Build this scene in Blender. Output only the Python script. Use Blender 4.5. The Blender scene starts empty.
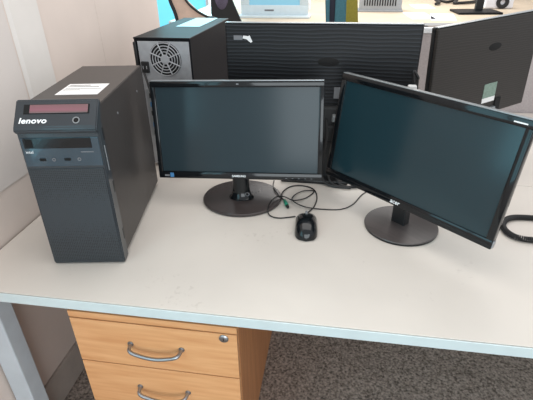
import bpy, bmesh, math, random
from mathutils import Vector, Matrix
random.seed(4)
C = bpy.context.scene.collection
SC = bpy.context.scene
R = math.radians

# ------------------------------------------------------------------ camera
# world: desk top is z = 0, floor z = FLOOR, desk front edge runs along x
FLOOR = -0.635
def look(pitch, roll, yaw):
    a, b, c = R(pitch), R(roll), R(yaw)
    fw = Vector((math.sin(c)*math.cos(a), math.cos(c)*math.cos(a), -math.sin(a)))
    r = Vector((math.cos(c), -math.sin(c), 0)); u = r.cross(fw)
    r2 = math.cos(b)*r + math.sin(b)*u; u2 = -math.sin(b)*r + math.cos(b)*u
    m = Matrix((r2, u2, -fw)).transposed().to_4x4()
    m.translation = Vector((0, 0, 0.67))
    return m
cd = bpy.data.cameras.new('camera'); cam = bpy.data.objects.new('camera', cd); C.objects.link(cam)
cd.sensor_width = 36; cd.lens = 441.4/533*36; cd.clip_start = 0.02
cam.matrix_world = look(29.3, -0.95, -9.4)
SC.camera = cam
# ------------------------------------------------------------------ light
w = bpy.data.worlds.new('world'); SC.world = w; w.use_nodes = True
bg = w.node_tree.nodes['Background']; bg.inputs[0].default_value = (0.94, 0.97, 1.0, 1); bg.inputs[1].default_value = 0.66
def area(name, loc, target, size, sizey, power, col):
    l = bpy.data.lights.new(name, 'AREA'); l.shape = 'RECTANGLE'; l.size = size; l.size_y = sizey; l.energy = power; l.color = col
    o = bpy.data.objects.new(name, l); C.objects.link(o); o.location = loc
    o.rotation_euler = (Vector(target)-Vector(loc)).to_track_quat('-Z', 'Y').to_euler()
    return o
area('ceiling_panel_lamp', (0.15, 1.0, 1.95), (0.15, 1.0, 0), 2.0, 1.6, 18, (1.0, 0.95, 0.90))
area('ceiling_panel_lamp', (0.3, 3.6, 1.95), (0.3, 3.6, 0), 1.8, 1.8, 34, (1.0, 0.95, 0.9))
area('ceiling_panel_lamp', (0.3, 6.6, 1.95), (0.3, 6.6, 0), 2.5, 2.0, 55, (1.0, 0.95, 0.9))
area('daylight_fill', (0.55, -2.0, 0.35), (-0.3, 1.0, -0.3), 1.8, 1.6, 31, (0.88, 0.96, 1.0))  # unseen fill light, moved right to brighten the wall under the desk
area('window_daylight_far', (-2.7, 7.6, 0.6), (-0.6, 1.6, 0.3), 1.6, 1.6, 70, (0.35, 0.85, 1.0))
SC.view_settings.view_transform = 'Standard'; SC.view_settings.look = 'None'
SC.view_settings.gamma = 1; SC.view_settings.use_curve_mapping = False
SC.view_settings.exposure = 0.45

# ------------------------------------------------------------------ materials
def lin(c):
    return tuple((x/12.92 if x <= 0.04045 else ((x+0.055)/1.055)**2.4) for x in [v/255 for v in c]) + (1,)
def mat(name, rgb, rough=0.5, metal=0.0, var=0.0, scale=20, rgb2=None, bump=0.0, coat=0.0, spec=0.5, stretch=None, detail=4, emit=0):
    m = bpy.data.materials.new(name); m.use_nodes = True
    nt = m.node_tree; b = nt.nodes['Principled BSDF']
    b.inputs['Base Color'].default_value = lin(rgb); b.inputs['Roughness'].default_value = rough
    b.inputs['Metallic'].default_value = metal; b.inputs['Coat Weight'].default_value = coat
    b.inputs['Specular IOR Level'].default_value = spec
    if emit:
        b.inputs['Emission Color'].default_value = lin(rgb); b.inputs['Emission Strength'].default_value = emit
    tc = nt.nodes.new('ShaderNodeTexCoord'); mp = nt.nodes.new('ShaderNodeMapping')
    nt.links.new(tc.outputs['Object'], mp.inputs[0])
    if stretch: mp.inputs['Scale'].default_value = stretch
    n = nt.nodes.new('ShaderNodeTexNoise'); n.inputs['Scale'].default_value = scale; n.inputs['Detail'].default_value = detail
    nt.links.new(mp.outputs[0], n.inputs[0])
    if rgb2 is None: rgb2 = tuple(max(0, v*(1-var)) for v in rgb)
    cr = nt.nodes.new('ShaderNodeValToRGB')
    cr.color_ramp.elements[0].position = 0.3; cr.color_ramp.elements[1].position = 0.7
    cr.color_ramp.elements[0].color = lin(rgb2); cr.color_ramp.elements[1].color = lin(rgb)
    nt.links.new(n.outputs[0], cr.inputs[0]); nt.links.new(cr.outputs[0], b.inputs['Base Color'])
    if bump:
        bp = nt.nodes.new('ShaderNodeBump'); bp.inputs['Strength'].default_value = bump; bp.inputs['Distance'].default_value = 0.002
        nt.links.new(n.outputs[0], bp.inputs['Height']); nt.links.new(bp.outputs[0], b.inputs['Normal'])
    return m
M = {}
M['desk'] = mat('desk_laminate', (209, 202, 194), 0.45, var=0.05, scale=3, bump=0.02)
def worn_desk(m):
    # sparse pencil and scuff marks in the laminate
    nt = m.node_tree; b = nt.nodes['Principled BSDF']; src = b.inputs['Base Color'].links[0].from_socket
    tc = nt.nodes.new('ShaderNodeTexCoord'); n = nt.nodes.new('ShaderNodeTexNoise'); n.inputs['Scale'].default_value = 75; n.inputs['Detail'].default_value = 3
    n2 = nt.nodes.new('ShaderNodeTexNoise'); n2.inputs['Scale'].default_value = 5
    nt.links.new(tc.outputs['Object'], n.inputs[0]); nt.links.new(tc.outputs['Object'], n2.inputs[0])
    mu = nt.nodes.new('ShaderNodeMath'); mu.operation = 'MULTIPLY'
    nt.links.new(n.outputs[0], mu.inputs[0]); nt.links.new(n2.outputs[0], mu.inputs[1])
    cr = nt.nodes.new('ShaderNodeValToRGB'); cr.color_ramp.elements[0].position = 0.40; cr.color_ramp.elements[1].position = 0.50
    cr.color_ramp.elements[0].color = (0, 0, 0, 1); cr.color_ramp.elements[1].color = (0.3, 0.3, 0.3, 1)
    nt.links.new(mu.outputs[0], cr.inputs[0])
    mx = nt.nodes.new('ShaderNodeMix'); mx.data_type = 'RGBA'
    nt.links.new(cr.outputs[0], mx.inputs[0]); nt.links.new(src, mx.inputs[6]); mx.inputs[7].default_value = lin((160, 150, 142))
    nt.links.new(mx.outputs[2], b.inputs['Base Color'])
worn_desk(M['desk'])
M['edge'] = mat('edge_band_daylight_tint', (200, 211, 212), 0.4, var=0.03)  # bluish tint stands for window light on the front edge
M['leg'] = mat('grey_painted_steel', (190, 198, 204), 0.4, var=0.04)
M['wall'] = mat('wall_paint', (220, 206, 197), 0.85, var=0.04, scale=4, bump=0.05)
M['wallgrey'] = mat('pale_wall_paint', (222, 217, 212), 0.8, var=0.05, scale=5, bump=0.05)
M['wallnear'] = mat('near_wall_paint', (214, 206, 201), 0.85, var=0.03, scale=4)
M['base'] = mat('baseboard_paint', (176, 166, 158), 0.6, var=0.06)
M['carpet'] = mat('carpet_pile', (182, 168, 158), 0.98, rgb2=(86, 78, 72), scale=130, bump=0.6, spec=0.1, detail=3)
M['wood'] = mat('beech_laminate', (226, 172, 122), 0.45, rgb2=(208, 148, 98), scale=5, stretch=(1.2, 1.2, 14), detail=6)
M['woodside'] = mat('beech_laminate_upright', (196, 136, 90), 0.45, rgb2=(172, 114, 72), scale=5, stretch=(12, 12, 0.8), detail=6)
M['oak_far'] = mat('pale_maple_laminate', (214, 196, 172), 0.5, var=0.06, scale=5)
M['chrome'] = mat('satin_chrome', (165, 166, 170), 0.36, 1.0)
M['case'] = mat('charcoal_case_paint', (58, 54, 52), 0.42, var=0.06, scale=60, bump=0.05)
M['bezel'] = mat('dark_slate_plastic', (42, 49, 55), 0.3, var=0.05, coat=0.3)
M['gloss'] = mat('gloss_black_plastic', (16, 19, 22), 0.1, coat=0.1, spec=0.35)
M['gloss_teal_reflect'] = mat('gloss_panel_painted_reflection', (30, 52, 64), 0.08, coat=0.8, rgb2=(40, 68, 82), scale=8)  # teal tones paint the window reflection into the panel's colour
M['palelabel'] = mat('foil_label_reflected_cyan', (150, 180, 186), 0.35, var=0.05)  # cyan light reflected by the label is put into its colour
M['screen'] = mat('screen_panel', (38, 52, 58), 0.16, var=0.04, scale=2, spec=0.28)
M['screen_teal'] = mat('screen_panel_teal', (27, 49, 56), 0.16, var=0.04, scale=2, spec=0.5)
M['black'] = mat('black_plastic', (24, 25, 27), 0.42, var=0.1, scale=30)
M['blackmat'] = mat('matt_black_plastic', (17, 18, 22), 0.5, var=0.1, spec=0.2, scale=30)
M['void'] = mat('dark_recess', (8, 8, 9), 0.9)
M['basegrey'] = mat('brushed_dark_plastic', (80, 74, 73), 0.32, var=0.12, scale=8, stretch=(1, 12, 1))
M['basebrown'] = mat('smoky_plastic', (66, 59, 58), 0.24, var=0.15, scale=14)
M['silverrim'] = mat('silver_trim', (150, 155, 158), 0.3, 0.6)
M['white'] = mat('white_label', (226, 226, 226), 0.6, var=0.03)
M['whiteprint'] = mat('white_print', (235, 238, 240), 0.5)
M['grey_print'] = mat('grey_print', (110, 112, 116), 0.6)
M['ink'] = mat('dark_ink', (52, 52, 58), 0.7)
M['galv'] = mat('zinc_plated_steel', (168, 170, 174), 0.45, 0.35, var=0.08, scale=50)
M['green'] = mat('green_plug_plastic', (40, 150, 120), 0.4)
M['greensticker'] = mat('green_label', (128, 150, 138), 0.6, var=0.15, scale=120)
M['bluesticker'] = mat('blue_label', (60, 120, 170), 0.5)
M['cable'] = mat('cable_rubber', (26, 25, 26), 0.5)
M['drive'] = mat('drive_tray_painted_reflection', (92, 82, 76), 0.15, coat=0.3, rgb2=(136, 84, 98), scale=9, stretch=(0.15, 1, 7))  # pinkish streaks paint a reflection into the tray's colour
M['screenfab'] = mat('grey_fabric', (172, 164, 164), 0.95, var=0.08, scale=140, bump=0.2)
M['trim'] = mat('white_trim', (218, 220, 222), 0.5)
M['paper'] = mat('paper', (232, 232, 238), 0.8, var=0.02)
M['teal'] = mat('teal_fabric', (62, 110, 122), 0.9, var=0.12, scale=90, bump=0.2)
M['olive'] = mat('olive_fabric', (140, 130, 48), 0.9, var=0.1, scale=90, bump=0.2)
M['gap_shadow'] = mat('painted_gap_shadow', (26, 30, 50), 0.5)  # dark blue that paints the shadow inside the teal chair's back
M['tan'] = mat('tan_upholstery', (226, 196, 176), 0.7, var=0.06)
M['mesh'] = mat('purple_grey_mesh', (98, 90, 108), 0.9, var=0.15, scale=120)
M['silver'] = mat('silver_white_plastic', (206, 220, 226), 0.4, var=0.03)
M['greyplastic'] = mat('grey_plastic', (158, 162, 166), 0.5, var=0.04)
M['window'] = mat('bright_window_pane', (110, 205, 226), 0.3, emit=0.6)
M['daypane'] = mat('daylit_window_pane', (170, 226, 240), 0.3, emit=1.6)
M['windowwhite'] = mat('white_window_pane', (235, 245, 250), 0.3, emit=0.65)
M['screen_reflect'] = mat('screen_window_reflection', (120, 170, 190), 0.3, emit=0.4)  # glow stands in for window light reflected on the far screen

def grille_mat(name, c1, c2, scale):
    m = mat(name, c1, 0.45); nt = m.node_tree; b = nt.nodes['Principled BSDF']
    tc = nt.nodes.new('ShaderNodeTexCoord'); v = nt.nodes.new('ShaderNodeTexVoronoi'); v.inputs['Scale'].default_value = scale; v.inputs['Randomness'].default_value = 0.15
    nt.links.new(tc.outputs['Object'], v.inputs['Vector'])
    cr = nt.nodes.new('ShaderNodeValToRGB'); cr.color_ramp.elements[0].position = 0.25; cr.color_ramp.elements[1].position = 0.45
    cr.color_ramp.elements[0].color = lin(c2); cr.color_ramp.elements[1].color = lin(c1)
    nt.links.new(v.outputs['Distance'], cr.inputs[0]); nt.links.new(cr.outputs[0], b.inputs['Base Color'])
    bp = nt.nodes.new('ShaderNodeBump'); bp.inputs['Strength'].default_value = 0.4; bp.inputs['Distance'].default_value = 0.001
    nt.links.new(v.outputs['Distance'], bp.inputs['Height']); nt.links.new(bp.outputs[0], b.inputs['Normal'])
    return m
M['grille'] = grille_mat('perforated_grille', (47, 53, 58), (13, 15, 18), 230)
def ripple_mat(name, dark, light, rot, scale):
    m = mat(name, dark, 0.5, spec=0.3); nt = m.node_tree; b = nt.nodes['Principled BSDF']
    tc = nt.nodes.new('ShaderNodeTexCoord'); wv = nt.nodes.new('ShaderNodeTexWave'); wv.bands_direction = 'Z'
    wv.inputs['Scale'].default_value = scale; wv.inputs['Distortion'].default_value = 5.0; wv.inputs['Detail'].default_value = 2; wv.inputs['Detail Scale'].default_value = 0.5
    mp = nt.nodes.new('ShaderNodeMapping'); mp.inputs['Scale'].default_value = (0.35, 1, 1)
    nt.links.new(tc.outputs['Object'], mp.inputs[0]); nt.links.new(mp.outputs[0], wv.inputs[0])
    cr = nt.nodes.new('ShaderNodeValToRGB'); cr.color_ramp.elements[0].position = 0.62; cr.color_ramp.elements[1].position = 1.0
    cr.color_ramp.elements[0].color = lin(dark); cr.color_ramp.elements[1].color = lin(light)
    nt.links.new(wv.outputs[0], cr.inputs[0]); nt.links.new(cr.outputs[0], b.inputs['Base Color'])
    bp = nt.nodes.new('ShaderNodeBump'); bp.inputs['Strength'].default_value = 0.25; bp.inputs['Distance'].default_value = 0.001
    nt.links.new(wv.outputs[0], bp.inputs['Height']); nt.links.new(bp.outputs[0], b.inputs['Normal'])
    return m
M['ripple'] = ripple_mat('rippled_black_plastic', (13, 14, 17), (36, 39, 44), 0, 30)
M['ripple_brown'] = ripple_mat('rippled_charcoal_plastic', (46, 43, 41), (53, 50, 48), 0, 40)

# ------------------------------------------------------------------ mesh helpers
def nb(): return bmesh.new()
def box(bm, c, s, m=None, bevel=0.0, seg=2):
    ret = bmesh.ops.create_cube(bm, size=1.0, matrix=Matrix.Translation(c) @ Matrix.Diagonal((*s, 1)))
    vs = ret['verts']
    if bevel:
        es = list({e for v in vs for e in v.link_edges})
        r = bmesh.ops.bevel(bm, geom=es, offset=bevel, segments=seg, affect='EDGES', profile=0.5)
        vs = list({v for f in r['faces'] for v in f.verts} | {v for v in vs if v.is_valid})
    if m is not None: bmesh.ops.transform(bm, matrix=m, verts=[v for v in vs if v.is_valid])
    return bm
def prism(bm, pts, a, b, axis='x', m=None):
    """extrude a closed 2D outline; axis x: pts are (y, z); axis y: (x, z); axis z: (x, y)"""
    def P(p, t): return {'x': (t, p[0], p[1]), 'y': (p[0], t, p[1]), 'z': (p[0], p[1], t)}[axis]
    A = [bm.verts.new(P(p, a)) for p in pts]; B = [bm.verts.new(P(p, b)) for p in pts]
    n = len(pts)
    bm.faces.new(A); bm.faces.new(B[::-1])
    for i in range(n): bm.faces.new((A[i], B[i], B[(i+1) % n], A[(i+1) % n]))
    bmesh.ops.recalc_face_normals(bm, faces=bm.faces)
    if m is not None: bmesh.ops.transform(bm, matrix=m, verts=A+B)
    return bm
def lathe(bm, prof, c=(0, 0, 0), n=48, m=None, sy=1.0):
    rings = []
    for r, z in prof:
        if r < 1e-6: rings.append([bm.verts.new((c[0], c[1], c[2]+z))])
        else: rings.append([bm.verts.new((c[0]+r*math.cos(2*math.pi*i/n), c[1]+sy*r*math.sin(2*math.pi*i/n), c[2]+z)) for i in range(n)])
    for a, b in zip(rings, rings[1:]):
        for i in range(n):
            j = (i+1) % n
            if len(a) == 1 and len(b) > 1: bm.faces.new((a[0], b[i], b[j]))
            elif len(b) == 1 and len(a) > 1: bm.faces.new((a[i], b[0], a[j]))
            elif len(a) > 1: bm.faces.new((a[i], b[i], b[j], a[j]))
    bmesh.ops.recalc_face_normals(bm, faces=bm.faces)
    if m is not None: bmesh.ops.transform(bm, matrix=m, verts=[v for r in rings for v in r])
    return bm
def spline(pts, k=8):
    out = []; P = [Vector(p) for p in pts]; n = len(P)
    for i in range(n-1):
        p0, p1, p2, p3 = P[max(i-1, 0)], P[i], P[i+1], P[min(i+2, n-1)]
        for t in [j/k for j in range(k)]:
            out.append(0.5*((2*p1)+(p2-p0)*t+(2*p0-5*p1+4*p2-p3)*t*t+(3*p1-p0-3*p2+p3)*t**3))
    out.append(P[-1]); return out
def tube(bm, pts, r, n=8):
    pts = [Vector(p) for p in pts]; rings = []; up = Vector((0, 0, 1))
    prev = None
    for i, p in enumerate(pts):
        t = (pts[min(i+1, len(pts)-1)]-pts[max(i-1, 0)]).normalized()
        if prev is None:
            a = t.cross(up)
            if a.length < 1e-3: a = t.cross(Vector((1, 0, 0)))
            a.normalize()
        else:
            a = prev - t*prev.dot(t); a.normalize()
        prev = a; b = t.cross(a); rr = r[i] if isinstance(r, (list, tuple)) else r
        rings.append([bm.verts.new(p+rr*(math.cos(2*math.pi*k/n)*a+math.sin(2*math.pi*k/n)*b)) for k in range(n)])
    for A, B in zip(rings, rings[1:]):
        for i in range(n): bm.faces.new((A[i], A[(i+1) % n], B[(i+1) % n], B[i]))
    bm.faces.new(rings[0][::-1]); bm.faces.new(rings[-1])
    bmesh.ops.recalc_face_normals(bm, faces=bm.faces)
    return bm
def link(name, bm, m, parent=None, smooth=False, mtx=None):
    me = bpy.data.meshes.new(name)
    if mtx is not None: bm.transform(mtx)
    bm.to_mesh(me); bm.free(); me.materials.append(M[m])
    if smooth:
        for p in me.polygons: p.use_smooth = True
        me.set_sharp_from_angle(angle=R(40))
    o = bpy.data.objects.new(name, me); C.objects.link(o); o.parent = parent
    return o
def tag(o, label, cat, group=None, kind=None):
    if label: o['label'] = label
    if cat: o['category'] = cat
    if group: o['group'] = group
    if kind: o['kind'] = kind
    return o
def root(name, label, cat, loc=(0, 0, 0), yaw=0, group=None):
    o = bpy.data.objects.new(name, None); C.objects.link(o); o.location = loc; o.rotation_euler.z = R(yaw); o.empty_display_size = 0.05
    return tag(o, label, cat, group)
def struct(name, bm, m):
    o = link(name, bm, m); o['kind'] = 'structure'; return o
def lettering(name, text, size, mtx, m, parent, thick=0.0004, shear=0.0, bold=0.0, space=1.0, sx=1.0):
    cu = bpy.data.curves.new(name, 'FONT'); cu.body = text; cu.size = size; cu.extrude = thick; cu.shear = shear; cu.offset = bold
    cu.space_character = space; cu.align_x = 'CENTER'; cu.align_y = 'CENTER'
    t = bpy.data.objects.new(name, cu); C.objects.link(t)
    dg = bpy.context.evaluated_depsgraph_get(); me = bpy.data.meshes.new_from_object(t.evaluated_get(dg))
    bpy.data.objects.remove(t); bpy.data.curves.remove(cu)
    # text lies in xy facing +z: stand it up to face -y
    me.transform(mtx @ Matrix.Rotation(R(90), 4, 'X') @ Matrix.Diagonal((sx, 1, 1, 1))); me.materials.clear(); me.materials.append(M[m])
    o = bpy.data.objects.new(name, me); C.objects.link(o); o.parent = parent; return o
T = Matrix.Translation
def rot(a, ax): return Matrix.Rotation(R(a), 4, ax)

# ------------------------------------------------------------------ the setting
struct('floor', box(nb(), (0.5, 3.6, FLOOR-0.025), (10, 10.4, 0.05)), 'carpet')
XW = -0.8525
WY0, WY1, WZ0, WZ1 = -1.15, 0.22, 0.02, 1.35
bm = nb(); box(bm, (XW-0.06, (WY1+2.13)/2, 0.64), (0.12, 2.13-WY1, 2.55)); box(bm, (XW-0.06, (WY0-1.4)/2, 0.64), (0.12, WY0+1.4, 2.55))
box(bm, (XW-0.06, (WY0+WY1)/2, (WZ0-0.635)/2), (0.12, WY1-WY0, WZ0+0.635)); box(bm, (XW-0.06, (WY0+WY1)/2, (WZ1+1.915)/2), (0.12, WY1-WY0, 1.915-WZ1))
struct('wall_left', bm, 'wall')
bm = nb()
for y in (WY0+0.02, (WY0+WY1)/2, WY1-0.02): box(bm, (XW-0.05, y, (WZ0+WZ1)/2), (0.06, 0.04, WZ1-WZ0))
for z in (WZ0+0.02, WZ1-0.02): box(bm, (XW-0.05, (WY0+WY1)/2, z), (0.06, WY1-WY0, 0.04))
wl = struct('window_2', bm, 'trim')
for k in range(2):
    y0 = WY0+0.04+k*(WY1-WY0)/2; link('window_pane', box(nb(), (XW-0.06, y0+(WY1-WY0)/4-0.03, (WZ0+WZ1)/2), (0.01, (WY1-WY0)/2-0.06, WZ1-WZ0-0.08)), 'daypane', wl)
# paler boxed-in column on the left wall, and a cover strip over the wall board joint
bm = nb(); prism(bm, [(XW-0.01, 1.085), (XW+0.006, 1.115), (XW+0.006, 1.232), (XW-0.01, 1.245)], FLOOR+0.13, 1.9, 'z')
struct('trim_1', bm, 'wallgrey')
struct('trim_2', box(nb(), (XW+0.0002, 1.585, 0.64), (0.0016, 0.05, 2.5), bevel=0.0007), 'wall')
struct('trim_3', box(nb(), (XW, 0.665, 1.016), (0.006, 0.86, 1.76)), 'wallnear')
struct('baseboard_left', box(nb(), (XW+0.006, 0.365, FLOOR+0.062), (0.012, 3.53, 0.124), bevel=0.003), 'base')
# far wall with a tall bright window
YB = 8.5
bm = nb(); box(bm, (-4.0, YB, 0.64), (1.0, 0.15, 2.55)); box(bm, (1.85, YB, 0.64), (7.5, 0.15, 2.55)); box(bm, (-2.7, YB, -0.585), (1.6, 0.15, 0.1)); box(bm, (-2.7, YB, 1.8), (1.6, 0.15, 0.24))
struct('wall_back', bm, 'wall')
wn = struct('window_1', (lambda b: [box(b, (x, YB-0.05, 0.58), (0.05, 0.08, 2.23)) for x in (-3.48, -2.95, -2.42, -1.92)] and b)(nb()), 'trim')
for x, m in ((-3.215, 'window'), (-2.685, 'window'), (-2.17, 'windowwhite')):
    p = link('window_pane', box(nb(), (x, YB-0.04, 0.58), (0.48, 0.02, 2.22)), m, wn)

# ------------------------------------------------------------------ desks
YF, YS, YE = 0.671, 1.377, 2.152
desk = root('office_desk', 'off-white desk with daylight-tinted front edge holding the two front monitors and mouse', 'desk', (0.4, YF, FLOOR))
def dl(c): return (c[0]-0.4, c[1]-YF, c[2]-FLOOR)
XR = 1.55
xm, wx = (XW+0.004+XR)/2+0.001, XR-XW-0.006
link('worktop', box(nb(), dl((xm, (YF+YS)/2+0.001, -0.0135)), (wx, YS-YF-0.002, 0.027), bevel=0.0012), 'desk', desk)
link('edge_band', box(nb(), dl((xm, YF-0.0008, -0.0135)), (wx, 0.003, 0.0255), bevel=0.001), 'edge', desk)['label'] = 'edge strip with bluish window light in its colour'
for y0 in (0.693, 1.30):
    for x0 in (-0.847, 1.48):
        link('leg', box(nb(), dl((x0+0.03, y0+0.025, FLOOR/2-0.0135)), (0.058, 0.05, -FLOOR-0.028), bevel=0.003), 'leg', desk)
rdesk = root('office_desk', 'off-white desk behind the front one, carrying the black tower turned rear side forward', 'desk', (0.4, YS, FLOOR))
def rl(c): return (c[0]-0.4, c[1]-YS, c[2]-FLOOR)
link('worktop', box(nb(), rl((xm, (YE+YS)/2+0.001, -0.0135)), (wx, YE-YS-0.002, 0.027), bevel=0.0012), 'desk', rdesk)
for y0 in (1.42, 2.07):
    for x0 in (-0.847, 1.48):
        link('leg', box(nb(), rl((x0+0.03, y0+0.025, FLOOR/2-0.0135)), (0.058, 0.05, -FLOOR-0.028), bevel=0.003), 'leg', rdesk)
scr = root('desk_screen', 'low grey fabric screen with pale top trim standing behind the two rear monitors', 'divider', (0.4, YE+0.012, FLOOR))
link('fabric_panel', box(nb(), (xm-0.4, 0.0, 0.335), (wx, 0.02, 0.67+0.27), bevel=0.003) if False else box(nb(), (xm-0.4, 0.004, (0.345-FLOOR)/2+0.16), (wx, 0.02, 0.345-FLOOR-0.32), bevel=0.003), 'screenfab', scr)
link('top_trim', box(nb(), (xm-0.4, 0.004, 0.357-FLOOR), (wx, 0.028, 0.024), bevel=0.004), 'trim', scr)
for x in (-0.7, 0.5, 1.4): link('foot', box(nb(), (x-0.4, 0.016, 0.25), (0.05, 0.03, 0.5)), 'leg', scr)

# ------------------------------------------------------------------ drawer pedestal
PX0, PW, PY, PT = -0.6165, 0.4225, 0.718, -0.083
PZ = PT-FLOOR
ped = root('drawer_pedestal', 'beech drawer pedestal with bow handles under the front desk', 'drawer unit', (PX0+PW/2, PY, FLOOR))
D_ = 0.52
for s in (-1, 1):
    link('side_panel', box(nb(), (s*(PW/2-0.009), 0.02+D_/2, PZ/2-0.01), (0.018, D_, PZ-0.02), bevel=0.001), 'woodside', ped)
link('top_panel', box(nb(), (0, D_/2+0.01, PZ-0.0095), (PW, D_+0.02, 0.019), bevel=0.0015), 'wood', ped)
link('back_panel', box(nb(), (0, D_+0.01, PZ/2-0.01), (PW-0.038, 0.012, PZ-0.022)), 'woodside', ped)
zs = [PZ-0.021, -0.2545-FLOOR, -0.418-FLOOR, 0.03]
for i in range(3):
    zt, zb = zs[i]-0.002, zs[i+1]+0.002
    d = link('drawer', box(nb(), (0, 0.009, (zt+zb)/2), (PW-0.001, 0.018, zt-zb), bevel=0.0012), 'wood', ped)
    hz = (zt+zb)/2+0.006 if i == 0 else (zt+zb)/2+0.004
    hx = PX0+PW/2
    pts = spline([(-0.467-hx, 0.002, hz), (-0.462-hx, -0.02, hz-0.004), (-0.437-hx, -0.024, hz-0.012), (-0.40-hx, -0.026, hz-0.0155), (-0.365-hx, -0.024, hz-0.012), (-0.340-hx, -0.02, hz-0.004), (-0.335-hx, 0.002, hz)], 6)
    bm = nb(); tube(bm, pts, 0.0048, 10)
    for sx in (-0.467, -0.335): lathe(bm, [(0, 0.003), (0.0075, 0.002), (0.008, 0)], (0, 0, 0), 16, T((sx-hx, 0.0, hz)) @ rot(90, 'X'))
    link('handle', bm, 'chrome', d, True)
    if i == 0:
        bm = nb(); lathe(bm, [(0, 0.004), (0.009, 0.004), (0.0115, 0.002), (0.0115, 0)], n=24, m=T((-0.226-hx, 0.0, -0.119-FLOOR)) @ rot(90, 'X'))
        l = link('lock', bm, 'chrome', d, True); l['label'] = 'round silver drawer lock'
        link('keyhole', box(nb(), (-0.226-hx, -0.0042, -0.119-FLOOR), (0.0016, 0.001, 0.009)), 'void', l)
for sx in (-1, 1):
    for y in (0.06, 0.46):
        bm = nb(); lathe(bm, [(0, 0), (0.018, 0), (0.018, 0.03), (0, 0.03)], (sx*0.15, y, 0), 20)
        link('caster', bm, 'black', ped, True)
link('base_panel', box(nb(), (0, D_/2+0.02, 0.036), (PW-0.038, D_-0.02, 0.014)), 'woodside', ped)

# ------------------------------------------------------------------ computer tower (front left)
TW, TH, TD = 0.1733, 0.4021, 0.3777
tw = root('computer_tower', 'charcoal computer tower with slanted slate front and disc drive at the desk left', 'computer', (-0.6736, 0.8321, 0), 9.57)
CT = TH-0.012
bm = nb(); prism(bm, [(-0.012, 0.012), (TD, 0.014), (TD, CT), (-0.012, CT)], 0.002, TW-0.002, 'x')
bmesh.ops.bevel(bm, geom=list(bm.edges), offset=0.0018, segments=2, affect='EDGES')
link('casing', bm, 'case', tw)
prof = [(0.004, TH), (-0.004, TH+0.001), (-0.046, 0.357), (-0.050, 0.350), (-0.048, 0.345), (-0.039, 0.340), (-0.041, 0.263), (-0.046, 0.006), (-0.042, 0.0005), (-0.012, 0.003), (-0.012, CT-0.03), (0.004, CT+0.002)]
bm = nb(); prism(bm, prof, -0.001, TW+0.001, 'x')
bmesh.ops.bevel(bm, geom=[e for e in bm.edges], offset=0.0022, segments=2, affect='EDGES')
link('front_bezel', bm, 'bezel', tw)
def onface(y0, z0, y1, z1):
    """frame on a sloping strip of the front: local x right, z up along the face from (y0,z0) to (y1,z1), -y outward"""
    a = Vector((0, y1-y0, z1-z0)); L = a.length; a.normalize(); n = -Vector((1, 0, 0)).cross(a)  # points inward
    m = Matrix(((1, 0, 0), (0, n.y, a.y), (0, n.z, a.z))).to_4x4(); m.translation = (0, y0, z0)
    return m, L
F1, L1 = onface(-0.047, 0.355, -0.004, TH+0.001)
def fx(u): return u*TW
o = link('drive_bay', box(nb(), (fx(.505), -0.0004, L1*0.665), (fx(.80), 0.003, L1*0.335), F1, bevel=0.001), 'void', tw)
link('disc_tray', box(nb(), (fx(.535), -0.0010, L1*0.665), (fx(.71), 0.0035, L1*0.30), F1, bevel=0.001), 'drive', o)
lettering('logo', 'lenovo', 0.0172, F1 @ T((fx(.225), -0.0006, L1*0.255)), 'whiteprint', tw, 0.0005, 0.15, 0.00045, 1.06, 1.18)
bm = nb(); lathe(bm, [(0.0075, 0), (0.0075, 0.0015), (0.0055, 0.0015), (0.0055, 0)], n=28, m=F1 @ T((fx(.755), 0, L1*0.26)) @ rot(90, 'X'))
pb = link('power_button', bm, 'silverrim', tw, True)
bm = nb(); lathe(bm, [(0, 0.0012), (0.0053, 0.0008), (0.0055, 0)], n=24, m=F1 @ T((fx(.755), 0, L1*0.26)) @ rot(90, 'X')); link('button_cap', bm, 'gloss', pb, True)
F2, L2 = onface(-0.041, 0.263, -0.039, 0.340)
link('gloss_panel', box(nb(), (fx(.5), -0.0005, L2*0.46), (TW*0.965, 0.003, L2*0.86), F2, bevel=0.001), 'gloss_teal_reflect', tw)
cr = link('card_reader', box(nb(), (fx(.47), -0.0022, L2*0.73), (fx(.84), 0.002, L2*0.30), F2, bevel=0.0006), 'gloss', tw)
link('card_slot', box(nb(), (fx(.12), -0.0034, L2*0.73), (fx(.09), 0.001, L2*0.24), F2), 'void', cr)
for k, u in enumerate((.24, .38, .55, .70)):
    if k in (0, 2): p = link('usb_port', box(nb(), (fx(u), -0.0022, L2*0.24), (0.0135, 0.0012, 0.0062), F2), 'void', tw)
    else:
        bm = nb(); lathe(bm, [(0.004, 0), (0.004, 0.0012), (0.0022, 0.0012), (0.0022, 0)], n=20, m=F2 @ T((fx(u), -0.0018, L2*0.24)) @ rot(90, 'X')); p = link('audio_jack', bm, 'grey_print', tw, True)
lettering('sticker', 'intel', 0.0095, F2 @ T((fx(.10), -0.0023, L2*0.47)), 'whiteprint', tw, 0.0002)
link('label', box(nb(), (fx(.82), -0.0024, L2*0.46), (0.028, 0.0006, 0.002), F2), 'grey_print', tw)
F3, L3 = onface(-0.0458, 0.010, -0.041, 0.261)
link('grille', box(nb(), (fx(.5), -0.0006, L3*0.5), (TW*0.955, 0.003, L3*0.985), F3, bevel=0.001), 'grille', tw)
link('latch', box(nb(), (TW+0.0005, -0.024, 0.275), (0.003, 0.004, 0.06), bevel=0.001), 'silverrim', tw)['label'] = 'pale clip beside the bezel'
for z in (0.33, 0.2, 0.07): link('bezel_clip', box(nb(), (TW-0.001, -0.016, z), (0.005, 0.009, 0.03), bevel=0.001), 'black', tw)
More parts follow.
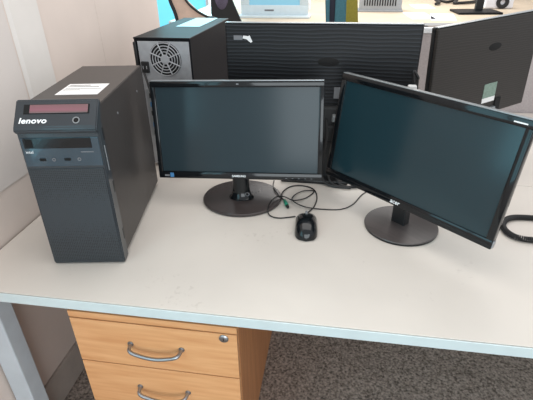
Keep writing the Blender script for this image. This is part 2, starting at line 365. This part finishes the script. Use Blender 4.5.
# white label lying on the casing top
lab = link('paper_label', box(nb(), (0.094, 0.125, CT+0.0004), (0.098, 0.095, 0.0008)), 'white', tw); lab['label'] = 'white printed sticker on top'
for k, (x, y, l) in enumerate(((0.076, 0.158, 0.05), (0.088, 0.146, 0.075), (0.094, 0.128, 0.085), (0.069, 0.117, 0.04))):
    link('print_line', box(nb(), (x, y, CT+0.001), (l, 0.003 if k < 2 else 0.0014, 0.0004)), 'ink', lab)
for x in (0.02, 0.15):
    for y in (0.0, 0.34): link('foot', box(nb(), (x, y, 0.0065), (0.022, 0.03, 0.013), bevel=0.002), 'black', tw)
for y, z in ((0.11, 0.335), (0.3, 0.335), (0.33, 0.06)):
    bm = nb(); lathe(bm, [(0, 0.001), (0.003, 0.0008), (0.0035, 0)], n=12, m=T((TW-0.002, y, z)) @ rot(90, 'Y')); link('screw', bm, 'grey_print', tw, True)
bp = link('back_plate', box(nb(), (TW/2, TD+0.001, 0.2), (TW-0.012, 0.004, 0.36)), 'galv', tw)
for k, z in enumerate((0.36, 0.30, 0.27, 0.21, 0.16, 0.12)):
    link('socket', box(nb(), (TW-0.028, TD+0.006, z), (0.03, 0.012, 0.02 if k else 0.03), bevel=0.002), 'black' if k % 2 else 'galv', bp)

# ------------------------------------------------------------------ computer tower (behind, rear side to us)
RW, RD, RH = 0.1873, 0.498, 0.4432
rt = root('computer_tower', 'black computer tower behind, showing its silver back plate and round fan grille', 'computer', (-0.6458, 1.3804, 0), -1.63)
RD -= 0.03
bm = nb(); prism(bm, [(0.0, 0.012), (RD, 0.012), (RD, RH), (-0.004, RH), (-0.004, RH-0.004), (0, RH-0.006)], 0, RW, 'x')
bmesh.ops.bevel(bm, geom=list(bm.edges), offset=0.0015, segments=1, affect='EDGES')
link('casing', bm, 'blackmat', rt)
bk = link('back_plate', box(nb(), (RW/2+0.004, -0.0015, 0.222), (RW-0.018, 0.006, 0.42), bevel=0.001), 'galv', rt); bk['label'] = 'zinc back plate'
fc = (0.101, -0.005, 0.378)
bm = nb(); lathe(bm, [(0.053, 0.0), (0.053, 0.0008), (0, 0.0008)], n=40, m=T(fc) @ rot(90, 'X')); fo = link('fan_opening', bm, 'void', bk)
bm = nb()
for r in (0.0135, 0.0235, 0.0325, 0.0415, 0.0505): tube(bm, [(fc[0]+r*math.cos(a), fc[1]-0.0025, fc[2]+r*math.sin(a)) for a in [2*math.pi*i/40 for i in range(41)]], 0.0016, 6)
for k in range(8):
    a = math.pi/8+k*math.pi/4; tube(bm, [(fc[0]+0.011*math.cos(a), fc[1]-0.0025, fc[2]+0.011*math.sin(a)), (fc[0]+0.053*math.cos(a), fc[1]-0.0025, fc[2]+0.053*math.sin(a))], 0.0022, 6)
lathe(bm, [(0.0135, 0), (0.0135, 0.004), (0, 0.004)], n=24, m=T(fc) @ rot(90, 'X'))
link('fan_grille', bm, 'galv', bk, True)
ps = link('power_socket', box(nb(), (0.03, -0.006, 0.352), (0.026, 0.008, 0.036), bevel=0.002), 'black', bk)
for dx in (-0.006, 0.006): link('pin', box(nb(), (0.03+dx, -0.0105, 0.352), (0.002, 0.002, 0.01)), 'galv', ps)
link('side_strip', box(nb(), (0.004, -0.004, 0.33), (0.010, 0.010, 0.20), bevel=0.002), 'black', rt)
link('io_panel', box(nb(), (0.045, -0.005, 0.2), (0.05, 0.003, 0.16)), 'silverrim', bk)
for k, z in enumerate((0.26, 0.23, 0.2, 0.16, 0.13)): link('port', box(nb(), (0.045, -0.008, z), (0.03, 0.006, 0.016), bevel=0.001), 'black' if k % 2 == 0 else 'bluesticker', bk)
for k in range(5): link('slot_cover', box(nb(), (0.13, -0.005, 0.09+k*0.022), (0.08, 0.002, 0.016), bevel=0.0008), 'silverrim', bk)
for x in (0.02, 0.16):
    for y in (0.04, 0.42): link('foot', box(nb(), (x, y, 0.0065), (0.025, 0.03, 0.013), bevel=0.002), 'black', rt)
link('paper_label', box(nb(), (0.10, 0.345, RH+0.0004), (0.088, 0.235, 0.0008)), 'palelabel', rt)['label'] = 'pale sticker on top'

# ------------------------------------------------------------------ monitors
def panel_mtx(W, H, z, tilt, roll, fwd, off):
    return T((off, -fwd, z+H/2)) @ rot(-tilt, 'X') @ rot(-roll, 'Y')
def frame_bm(W, H, t, b, tb, bt, m, bev=0.0015):
    """bezel ring: b sides, tb top, bt bottom; front at y = 0"""
    bm = nb()
    box(bm, (0, t/2, H/2-tb/2), (W, t, tb), m, bev); box(bm, (0, t/2, -H/2+bt/2), (W, t, bt), m, bev)
    for s in (-1, 1): box(bm, (s*(W/2-b/2), t/2, (bt-tb)/2), (b, t, H-tb-bt+0.002), m, bev)
    return bm

# --- centre monitor
sm = root('computer_monitor', 'flat black monitor facing us at the desk centre on an oval smoky base', 'monitor', (-0.2704, 1.1752, 0), 2.47)
W, H = 0.4788, 0.2781
P = panel_mtx(W, H, 0.0936, 7.72, 1.05, 0.0351, 0)
link('bezel', frame_bm(W, H, 0.022, 0.0135, 0.0165, 0.0205, P, 0.0022), 'gloss', sm, True)
link('screen', box(nb(), (0, 0.009, 0.002), (W-0.026, 0.008, H-0.036), P), 'screen', sm)
bm = nb(); box(bm, (0, 0.026, 0), (W-0.02, 0.016, H-0.02), P, 0.006); box(bm, (0, 0.042, -0.02), (W*0.6, 0.026, H*0.6), P, 0.01)
link('rear_cover', bm, 'black', sm)
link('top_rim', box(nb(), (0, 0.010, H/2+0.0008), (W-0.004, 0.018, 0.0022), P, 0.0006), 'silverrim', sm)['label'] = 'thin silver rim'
lettering('logo', 'SAMSUNG', 0.0088, P @ T((0.0, -0.0006, -H/2+0.010)), 'whiteprint', sm, 0.0003, 0, 0.0001)
st = link('energy_sticker', box(nb(), (-W/2+0.040, -0.0006, -H/2+0.0105), (0.011, 0.0008, 0.013), P), 'bluesticker', sm); st['label'] = 'small blue sticker'
link('sticker_text', box(nb(), (-W/2+0.025, -0.0006, -H/2+0.009), (0.014, 0.0008, 0.005), P), 'grey_print', st)
for k in range(5): link('button_mark', box(nb(), (W/2-0.03-k*0.018, -0.0005, -H/2+0.006), (0.005, 0.0006, 0.0015), P), 'grey_print', sm)
link('camera_mark', box(nb(), (0.006, -0.0005, H/2-0.008), (0.007, 0.0006, 0.0035), P), 'grey_print', sm)
bm = nb(); lathe(bm, [(0, 0.0), (0.1175, 0.0), (0.1214, 0.003), (0.1214, 0.008), (0.119, 0.0105), (0.06, 0.0135), (0, 0.015)], n=72, sy=0.92)
link('base', bm, 'basebrown', sm, True)
bm = nb(); lathe(bm, [(0.038, 0.010), (0.038, 0.017), (0.031, 0.022), (0.026, 0.04), (0.025, 0.105), (0, 0.105)], (0.0, -0.012, 0), n=36, sy=0.7)
nk = link('neck', bm, 'gloss', sm, True)
bm = nb(); lathe(bm, [(0.0065, 0), (0.0065, 0.003), (0.0045, 0.003), (0.0045, 0)], n=20, m=T((0.021, -0.029, 0.034)) @ rot(90, 'X'))
link('ring', bm, 'chrome', nk, True)

# --- right monitor
am = root('computer_monitor', 'glossy black monitor turned left at the desk right on a round grey base', 'monitor', (0.1979, 1.0797, 0), -40.14)
W, H = 0.5023, 0.2971
P = panel_mtx(W, H, 0.0805, 7.95, -1.29, 0.024, 0.0067)
link('bezel', frame_bm(W, H, 0.020, 0.0165, 0.0185, 0.0225, P, 0.002), 'gloss', am, True)
link('screen', box(nb(), (0, 0.008, 0.002), (W-0.031, 0.008, H-0.04), P), 'screen_teal', am)
bm = nb(); box(bm, (0, 0.025, 0), (W-0.02, 0.018, H-0.02), P, 0.006); box(bm, (0, 0.042, -0.02), (W*0.55, 0.026, H*0.6), P, 0.01)
link('rear_cover', bm, 'black', am)
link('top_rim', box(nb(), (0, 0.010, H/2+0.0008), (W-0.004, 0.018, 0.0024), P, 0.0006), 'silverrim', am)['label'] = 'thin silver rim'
lettering('logo', 'acer', 0.0165, P @ T((-0.006, -0.0006, -H/2+0.0105)), 'whiteprint', am, 0.0003, 0.1, 0.00015)
lettering('model_mark', 'V223HQ', 0.0072, P @ T((W/2-0.028, -0.0006, H/2-0.010)), 'whiteprint', am, 0.0002) if False else link('corner_mark', box(nb(), (W/2-0.028, -0.0006, H/2-0.010), (0.028, 0.0006, 0.0028), P), 'whiteprint', am)
link('power_button', box(nb(), (W/2+0.0005, 0.008, -H/2+0.012), (0.004, 0.010, 0.018), P, 0.0012), 'chrome', am)
bm = nb(); lathe(bm, [(0, 0), (0.0985, 0), (0.0995, 0.002), (0.0995, 0.006)], n=64); rim = link('base_rim', bm, 'gloss', am, True)
bm = nb(); lathe(bm, [(0.0995, 0.006), (0.098, 0.0085), (0.05, 0.0125), (0, 0.0135)], n=64); link('base', bm, 'basegrey', am, True)
link('neck', box(nb(), (-0.004, 0.0, 0.062), (0.042, 0.026, 0.11), bevel=0.003), 'black', am)

# --- monitors on the far side, backs towards us
def back_monitor(label, loc, yaw, W, H, z, tilt, roll, shell, rim, base_w, hinge, off, by, nw):
    r = root('computer_monitor', label, 'monitor', loc, yaw)
    P = panel_mtx(W, H, z, tilt, roll, 0, off)
    bm = nb(); box(bm, (0, 0.008, 0), (W-0.004, 0.014, H-0.004), P, 0.005); link('back_shell', bm, shell, r, False)
    link('bezel', frame_bm(W, H, 0.012, 0.014, 0.016, 0.018, P @ T((0, 0.0145, 0)), 0.002), rim, r, True)
    link('screen', box(nb(), (0, 0.019, 0), (W-0.024, 0.008, H-0.03), P), 'screen', r)
    bm = nb(); lathe(bm, [(0, 0.001), (0.018, 0.001), (0.02, 0)], n=32, m=P @ T((0.026, -0.0002 if False else 0.001, 0.075)) @ rot(90, 'X') @ Matrix.Diagonal((1.6, 0.62, 1, 1)))
    link('badge', bm, 'void', r, True)
    link('top_rim', box(nb(), (0, 0.013, H/2+0.0008), (W-0.006, 0.020, 0.002), P, 0.0006), 'silverrim', r)['label'] = 'added pale strip for light caught on the top edge'  # added strip imitates light reflected along the rear monitors' tops
    if hinge: bm = nb(); box(bm, (0, 0.0, -H*0.30), (W*0.30, 0.030, H*0.30), P, 0.008); link('hinge_cover', bm, 'black', r)
    bm = nb(); box(bm, (0, 0.016, (z+0.03)/2), (nw, 0.02, z+0.03), None, 0.004); link('neck', bm, 'black', r)
    bm = nb(); box(bm, (0, by, 0.007), (base_w, 0.17, 0.014), None, 0.005); link('base', bm, 'black', r)
    return r, P
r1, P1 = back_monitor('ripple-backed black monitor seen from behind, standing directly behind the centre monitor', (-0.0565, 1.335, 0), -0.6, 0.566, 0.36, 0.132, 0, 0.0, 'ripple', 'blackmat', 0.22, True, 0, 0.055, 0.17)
# torn white sticker near its top left, data label at the right, cables
s = link('torn_sticker', (lambda b: prism(b, [(-0.226, 0.146), (-0.228, 0.138), (-0.217, 0.136), (-0.204, 0.126), (-0.199, 0.129), (-0.207, 0.147), (-0.212, 0.144)], -0.001, 0.001, 'y', P1))(nb()), 'white', r1); s['label'] = 'torn white sticker'
link('faded_sticker', box(nb(), (-0.242, 0.0005, 0.14), (0.026, 0.002, 0.012), P1), 'grey_print', r1)
link('data_label', box(nb(), (0.058, 0.0003, -0.015), (0.022, 0.002, 0.034), P1), 'grey_print', r1)
link('power_block', box(nb(), (0.06, -0.012, -0.135), (0.06, 0.03, 0.05), P1, 0.004), 'black', r1)
for dx in (0.052, 0.066): link('video_plug', box(nb(), (dx, -0.026, -0.085-0.03*(dx > .06)), (0.012, 0.022, 0.02), P1, 0.003), 'silverrim', r1)
for k, (x, zt) in enumerate(((0.03, 0.22), (0.05, 0.205), (0.075, 0.19))):
    link('lead', tube(nb(), spline([(x, -0.02, zt), (x+0.004, -0.034, zt-0.05), (x-0.006, -0.036, 0.08), (x, -0.032, 0.02), (x+0.03, -0.045, 0.0055), (x+0.09, -0.05+0.01*k, 0.0055)]), 0.0042, 8), 'cable', r1, True)
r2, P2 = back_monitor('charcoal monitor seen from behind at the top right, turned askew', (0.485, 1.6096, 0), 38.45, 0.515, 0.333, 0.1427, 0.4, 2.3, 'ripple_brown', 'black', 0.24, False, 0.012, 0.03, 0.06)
g = link('data_label', box(nb(), (0.042, 0.0003, -0.075), (0.066, 0.002, 0.05), P2), 'greensticker', r2); g['label'] = 'green and white data label'
link('barcode_strip', box(nb(), (0.042, 0.0002, -0.109), (0.066, 0.002, 0.017), P2), 'white', r2)
for k in range(2): link('port', box(nb(), (0.035+k*0.035, -0.003, -0.145), (0.022, 0.012, 0.012), P2, 0.002), 'silverrim', r2)
link('port_recess', box(nb(), (0.095, -0.001, -0.135), (0.03, 0.006, 0.05), P2, 0.002), 'void', r2)

# ------------------------------------------------------------------ mouse and cables
mo = root('computer_mouse', 'small black mouse on the desk with its lead looping towards a green plug', 'mouse', (-0.061, 1.033, 0), 4)
def mouse_bm(lo, hi, inset=0.0, zs=1.0):
    bm = nb(); n = 28; rings = []
    N = 22
    for i in range(N+1):
        t = lo+(hi-lo)*i/N                       # 0 rear (near us) .. 1 nose
        y = -0.066+0.128*t
        e = max(0.0, 1-abs(2*t-1)**2.6)
        wd = (0.0325+0.002*math.cos(2*math.pi*t))*e**0.42+0.0006-inset
        hh = (0.040*(1-0.42*max(0, t-0.35)**1.2/0.65**1.2))*e**0.5*zs+0.001-inset
        ring = []
        for k in range(n+1):
            a = math.pi*k/n
            ca, sa = math.cos(a), math.sin(a)
            ring.append(bm.verts.new((wd*math.copysign(abs(ca)**0.75, ca), y, 0.002+hh*abs(sa)**0.8)))
        rings.append(ring)
    for A, B in zip(rings, rings[1:]):
        for k in range(n): bm.faces.new((A[k], A[k+1], B[k+1], B[k]))
        bm.faces.new((A[n], A[0], B[0], B[n]))
    bm.faces.new(rings[0]); bm.faces.new(rings[-1][::-1])
    bmesh.ops.recalc_face_normals(bm, faces=bm.faces)
    return bm
link('shell', mouse_bm(0.0, 1.0), 'gloss', mo, True)
bm = nb(); lathe(bm, [(0, -0.0035), (0.0085, -0.0035), (0.0105, -0.002), (0.0105, 0.002), (0.0085, 0.0035), (0, 0.0035)], n=24, m=T((0, 0.028, 0.0285)) @ rot(90, 'Y'))
link('scroll_wheel', bm, 'grey_print', mo, True)
link('button_seam', tube(nb(), [(0, 0.036+0.002*i, 0.033-0.0013*i) for i in range(6)], 0.0008, 6), 'void', mo)
mi = (T((-0.061, 1.033, 0)) @ rot(4, 'Z')).inverted()
def toloc(pts): return [mi @ Vector(p) for p in pts]
c1 = [(-0.0655, 1.094, 0.008), (-0.060, 1.117, 0.004), (-0.047, 1.149, 0.003), (-0.041, 1.207, 0.003), (-0.055, 1.262, 0.003), (-0.094, 1.283, 0.003), (-0.131, 1.270, 0.003), (-0.151, 1.228, 0.004), (-0.149, 1.193, 0.004), (-0.1385, 1.172, 0.006)]
cb = link('lead', tube(nb(), spline(toloc(c1)), 0.0019, 8), 'cable', mo, True)
a, b = Vector((-0.1385, 1.174, 0.006)), Vector((-0.123, 1.132, 0.006))
pl = link('plug', tube(nb(), toloc([a+(b-a)*t for t in (0, 0.05, 0.25, 0.3, 0.75, 0.76)]), [0.003, 0.0042, 0.0042, 0.0056, 0.0056, 0.0052], 14), 'green', cb, True); pl['label'] = 'green round plug'
link('plug_pins', tube(nb(), toloc([a+(b-a)*0.74, a+(b-a)*1.0]), 0.0044, 14), 'black', cb, True)
c2 = [(-0.096, 1.088, 0.003), (-0.143, 1.073, 0.003), (-0.173, 1.085, 0.005), (-0.179, 1.119, 0.016), (-0.166, 1.165, 0.018), (-0.142, 1.181, 0.0145), (-0.112, 1.171, 0.009), (-0.08, 1.194, 0.004), (-0.058, 1.229, 0.003), (-0.055, 1.250, 0.004), (-0.087, 1.242, 0.005), (-0.112, 1.205, 0.007), (-0.112, 1.164, 0.012), (-0.076, 1.139, 0.008), (-0.022, 1.14, 0.0025), (0.032, 1.147, 0.002), (0.069, 1.182, 0.002), (0.101, 1.253, 0.002), (0.15, 1.31, 0.002)]
tag(link('cable', tube(nb(), spline(c2), 0.0018, 8), 'cable', None, True), 'thin black cable coiled by the mouse and running right behind the turned monitor', 'cable')
c3 = [(-0.222, 1.32, 0.002), (-0.210, 1.30, 0.002), (-0.16, 1.262, 0.003), (-0.135, 1.21, 0.011), (-0.127, 1.19, 0.006), (-0.12, 1.176, 0.0025)]
c3 = [(-0.19, 1.31, 0.002), (-0.188, 1.27, 0.002), (-0.178, 1.228, 0.0145), (-0.163, 1.196, 0.015), (-0.150, 1.180, 0.0105), (-0.146, 1.173, 0.0095)]
tag(link('cable', tube(nb(), spline(c3), 0.0018, 8), 'cable', None, True), 'short black cable hanging down beside the oval monitor base', 'cable')
# cables behind the left tower
for k, (pts, r, lab) in enumerate((
    ([(-0.618, 1.362, 0.335), (-0.60, 1.345, 0.29), (-0.575, 1.342, 0.18), (-0.568, 1.343, 0.07), (-0.55, 1.335, 0.004), (-0.50, 1.32, 0.004), (-0.44, 1.325, 0.004)], 0.0038, 'thick black mains cable hanging from the rear tower beside the left tower'),
    ([(-0.60, 1.362, 0.225), (-0.568, 1.350, 0.18), (-0.552, 1.352, 0.1), (-0.545, 1.352, 0.03), (-0.52, 1.352, 0.0035), (-0.45, 1.355, 0.0035)], 0.003, 'thinner black lead dropping behind the left tower next to the mains cable'))):
    tag(link('cable', tube(nb(), spline(pts), r, 8), 'cable', None, True), lab, 'cable')
# white plug and black lead at the right edge of the rippled monitor
cp = root('plug', 'white cable plug with a black lead hanging beside the rippled monitor', 'plug', (0.206, 1.275, 0.01))
link('plug_body', box(nb(), (0.0, 0, 0.322), (0.024, 0.018, 0.02), None, 0.004), 'white', cp)
link('lead', tube(nb(), spline([(0.002, 0, 0.34), (-0.002, 0.0, 0.37), (0.012, 0, 0.352), (0.014, 0.01, 0.33), (0.03, 0.02, 0.2), (0.06, 0.04, 0.03), (0.09, 0.06, 0.004), (0.16, 0.07, 0.004)]), 0.004, 8), 'cable', cp, True)

# coiled telephone cord at the right
path = spline([(1.0, 1.25, 0.0085), (0.80, 1.18, 0.0085), (0.70, 1.162, 0.0085), (0.585, 1.159, 0.0085), (0.532, 1.158, 0.0085), (0.50, 1.148, 0.0085), (0.478, 1.123, 0.0085), (0.470, 1.091, 0.0085), (0.478, 1.063, 0.0085), (0.50, 1.047, 0.0085), (0.55, 1.043, 0.0085), (0.68, 1.04, 0.0085), (0.85, 1.08, 0.0085), (1.0, 1.22, 0.0085)], 12)
dist = [0]
for p, q in zip(path, path[1:]): dist.append(dist[-1]+(q-p).length)
hel = []; L = dist[-1]; turns = int(L/0.0052); n = turns*10; j = 0
for i in range(n+1):
    s_ = L*i/n
    while j < len(dist)-2 and dist[j+1] < s_: j += 1
    f = (s_-dist[j])/max(1e-9, dist[j+1]-dist[j]); p = path[j].lerp(path[j+1], f); t = (path[j+1]-path[j]).normalized()
    sd = Vector((t.y, -t.x, 0)); an = 2*math.pi*i/10
    hel.append(p+0.0062*(math.cos(an)*sd+math.sin(an)*Vector((0, 0, 1))))
tag(link('telephone_cord', tube(nb(), hel, 0.0021, 6), 'cable', None, True), 'coiled black telephone cord looping on the desk at its right side', 'cord')

# ------------------------------------------------------------------ the office beyond
fd = root('office_desk', 'long pale maple desk across the far end of the office', 'desk', (0.5, 5.15, FLOOR))
link('worktop', box(nb(), (-0.05, 1.3, -FLOOR-0.0135), (4.8, 2.6, 0.027), None, 0.002), 'oak_far', fd)
link('edge_band', box(nb(), (-0.05, -0.001, -FLOOR-0.0135), (4.8, 0.003, 0.026)), 'trim', fd)
for x in (-2.3, -0.9, 0.6, 2.2):
    for y in (0.08, 1.3, 2.5): link('leg', box(nb(), (x, y, -FLOOR/2-0.0135), (0.05, 0.05, -FLOOR-0.027)), 'leg', fd)
# silver computer screen facing us on the far desk
ao = root('computer_monitor', 'silver-white framed screen on the far desk behind the black mesh chair', 'monitor', (-0.79, 5.55, 0), -2)
link('frame', frame_bm(0.80, 0.52, 0.05, 0.10, 0.05, 0.115, T((0, 0, 0.275)), 0.006), 'silver', ao, True)
link('screen', box(nb(), (0, 0.03, 0.31), (0.61, 0.02, 0.37)), 'screen_reflect', ao)
link('rear_cover', box(nb(), (0, 0.06, 0.28), (0.6, 0.06, 0.42), None, 0.02), 'silver', ao)
link('badge', box(nb(), (-0.06, -0.001, 0.075), (0.11, 0.002, 0.018)), 'grey_print', ao)
link('base', box(nb(), (0, 0.0, 0.0125), (0.86, 0.22, 0.025), None, 0.006), 'silver', ao)
tag(link('paper_stack', box(nb(), (-0.50, 6.35, 0.05), (0.16, 0.22, 0.10), None, 0.004), 'paper'), 'small white stack of paper beside the silver screen', 'paper')
# grey louvred box
lv = root('storage_crate', 'grey crate with upright dark slots on the far desk', 'crate', (0.46, 6.1, 0), -3)
bm = nb(); box(bm, (0, 0.14, 0.16), (0.52, 0.26, 0.30), None, 0.012); box(bm, (0, 0.14, 0.01), (0.56, 0.30, 0.02), None, 0.006); link('body', bm, 'greyplastic', lv)
for k in range(13): link('slot', box(nb(), (-0.19+k*0.031, 0.009, 0.18), (0.014, 0.006, 0.22), rot(0, 'Z')), 'void', lv)
for k, (x, y, a, lab) in enumerate(((0.88, 5.75, 4, 'white paper sheet on the far desk, nearest the crate'), (1.13, 5.62, -8, 'white paper sheet on the far desk, nearest its front edge by the black stand'), (1.06, 6.75, 3, 'white paper sheet lying furthest back on the far desk'))):
    tag(link('paper_sheet', box(nb(), (0, 0, 0.001), (0.26, 0.62 if k < 2 else 0.5, 0.002), T((x, y, 0)) @ rot(a, 'Z')), 'paper'), lab, 'paper', 'papers on the far desk')
tag(link('cable_tangle', tube(nb(), spline([(1.25, 6.82, 0.024), (1.32, 6.95, 0.03), (1.30, 7.15, 0.05), (1.45, 7.1, 0.024), (1.6, 7.2, 0.04), (1.52, 6.95, 0.024), (1.75, 7.05, 0.024), (1.9, 7.3, 0.024)]), 0.02, 8), 'cable', None, True), 'black cables tangled at the back of the far desk', 'cable')
ms = root('monitor_stand', 'dark flat stand with a short black post on the far desk', 'stand', (1.58, 6.05, 0), 4)
link('base', box(nb(), (0, 0, 0.012), (0.50, 0.40, 0.024), None, 0.008), 'blackmat', ms)
bm = nb(); box(bm, (0.05, 0.06, 0.15), (0.09, 0.06, 0.26), None, 0.01); link('post', bm, 'black', ms)
td = root('tape_dispenser', 'white dispenser with a black round wheel beside the dark stand', 'dispenser', (1.96, 6.55, 0), 0)
link('body', box(nb(), (0, 0, 0.075), (0.34, 0.16, 0.15), None, 0.02), 'paper', td)
bm = nb(); lathe(bm, [(0.03, 0), (0.03, 0.02), (0.075, 0.02), (0.075, 0)], n=28, m=T((0.03, -0.081, 0.078)) @ rot(90, 'X')); link('wheel', bm, 'black', td, True)

# chairs
def star_base(r, h):
    bm = nb(); lathe(bm, [(0, 0.10), (0.03, 0.10), (0.028, h), (0, h)], n=20); link('gas_lift', bm, 'black', r, True)
    for k in range(5):
        a = 2*math.pi*k/5+0.3
        link('leg', tube(nb(), [(0, 0, 0.11), (0.14*math.cos(a), 0.14*math.sin(a), 0.10), (0.28*math.cos(a), 0.28*math.sin(a), 0.07)], [0.026, 0.022, 0.016], 10), 'black', r, True)
        bm = nb(); lathe(bm, [(0, -0.02), (0.03, -0.02), (0.03, 0.02), (0, 0.02)], n=18, m=T((0.28*math.cos(a), 0.28*math.sin(a), 0.03)) @ rot(90, 'Y')); link('caster', bm, 'black', r, True)
def back_shape(pts, y, t, name, m, parent):
    bm = nb(); prism(bm, pts, y-t/2, y+t/2, 'y'); bmesh.ops.bevel(bm, geom=list(bm.edges), offset=0.006, segments=2, affect='EDGES')
    return link(name, bm, m, parent)
def rim_tube(pts, y, r, name, m, parent): return link(name, tube(nb(), spline([(x, y, z) for x, z in pts], 6), r, 10), m, parent, True)
Z0 = -FLOOR
ck = root('office_chair', 'black swivel chair with purple-grey mesh back, beside the silver screen', 'chair', (-1.09, 4.62, FLOOR), 0)
star_base(ck, 0.42)
link('seat', box(nb(), (0, 0.05, 0.455), (0.48, 0.46, 0.07), None, 0.03, 3), 'black', ck)
back_shape([(-0.125, 1.12), (-0.14, 0.80), (-0.115, 0.745), (0.165, 0.66), (0.155, 0.72), (0.07, 0.92), (0.06, 1.12)], -0.22, 0.04, 'back_frame', 'black', ck)
bm = nb(); lathe(bm, [(0, 0.012), (0.062, 0.01), (0.07, 0)], n=32, m=T((-0.03, -0.24, 0.98)) @ rot(90, 'X') @ Matrix.Diagonal((1, 2.0, 1, 1))); link('mesh_pad', bm, 'mesh', ck, True)
link('spine', tube(nb(), [(0, -0.2, 0.78), (0, -0.2, 0.55), (0, -0.05, 0.43)], 0.03, 10), 'black', ck, True)
ct = root('office_chair', 'tan-backed chair with black curved rims, seen beyond the rear tower', 'chair', (-1.15, 3.55, FLOOR), 0)
star_base(ct, 0.42)
link('seat', box(nb(), (0, 0.10, 0.455), (0.44, 0.44, 0.07), None, 0.03, 3), 'tan', ct)
back_shape([(-0.148, 1.10), (-0.138, 1.0), (-0.098, 0.87), (-0.08, 0.62), (0.20, 0.62), (0.20, 0.855), (0.143, 0.885), (0.06, 0.93), (-0.012, 1.0), (-0.06, 1.10)], -0.05, 0.03, 'back_pad', 'tan', ct)
rim_tube([(-0.152, 1.12), (-0.138, 1.0), (-0.1, 0.87), (-0.08, 0.60), (-0.05, 0.44)], -0.07, 0.013, 'rim', 'black', ct)
rim_tube([(-0.06, 1.12), (-0.012, 1.0), (0.06, 0.93), (0.143, 0.885), (0.205, 0.855), (0.2, 0.60), (0.15, 0.44)], -0.07, 0.009, 'rim', 'black', ct)
def padded_chair(label, loc, yaw, fabric, pts, edge):
    r = root('padded_chair', label, 'chair', loc, yaw)
    link('seat', box(nb(), (0, 0.22, 0.44), (0.44, 0.44, 0.08), None, 0.03, 3), fabric, r)
    back_shape(pts, 0, 0.06, 'backrest', fabric, r)
    if edge: back_shape([(pts[0][0]-0.105, 1.2), (pts[1][0]-0.075, 0.72), (pts[1][0]-0.045, 0.72), (pts[0][0]-0.055, 1.2)], -0.02, 0.03, 'side_wing', fabric, r); back_shape([(pts[0][0]-0.07, 1.2), (pts[1][0]-0.06, 0.5), (pts[1][0]+0.012, 0.5), (pts[0][0]+0.012, 1.2)], 0.02, 0.03, 'back_shell', 'gap_shadow', r)  # dark back_shell sheet paints the shadow in the gap beside the backrest
    for sx in (-0.18, 0.18):
        for y in (0.05, 0.4): link('leg', tube(nb(), [(sx, y, 0.43), (sx*1.05, y, 0.0)], 0.014, 10), 'black', r, True)
    return r
padded_chair('teal upholstered chair standing left of the olive one, beyond the rippled monitor', (-0.03, 4.2, FLOOR), 0, 'teal', [(-0.035, 1.22), (-0.03, 0.5), (0.075, 0.5), (0.05, 1.22)], True)
padded_chair('olive upholstered chair partly behind the teal one, left of the grey crate', (0.11, 4.75, FLOOR), 0, 'olive', [(-0.115, 1.22), (-0.07, 0.5), (0.07, 0.5), (-0.005, 1.22)], False)
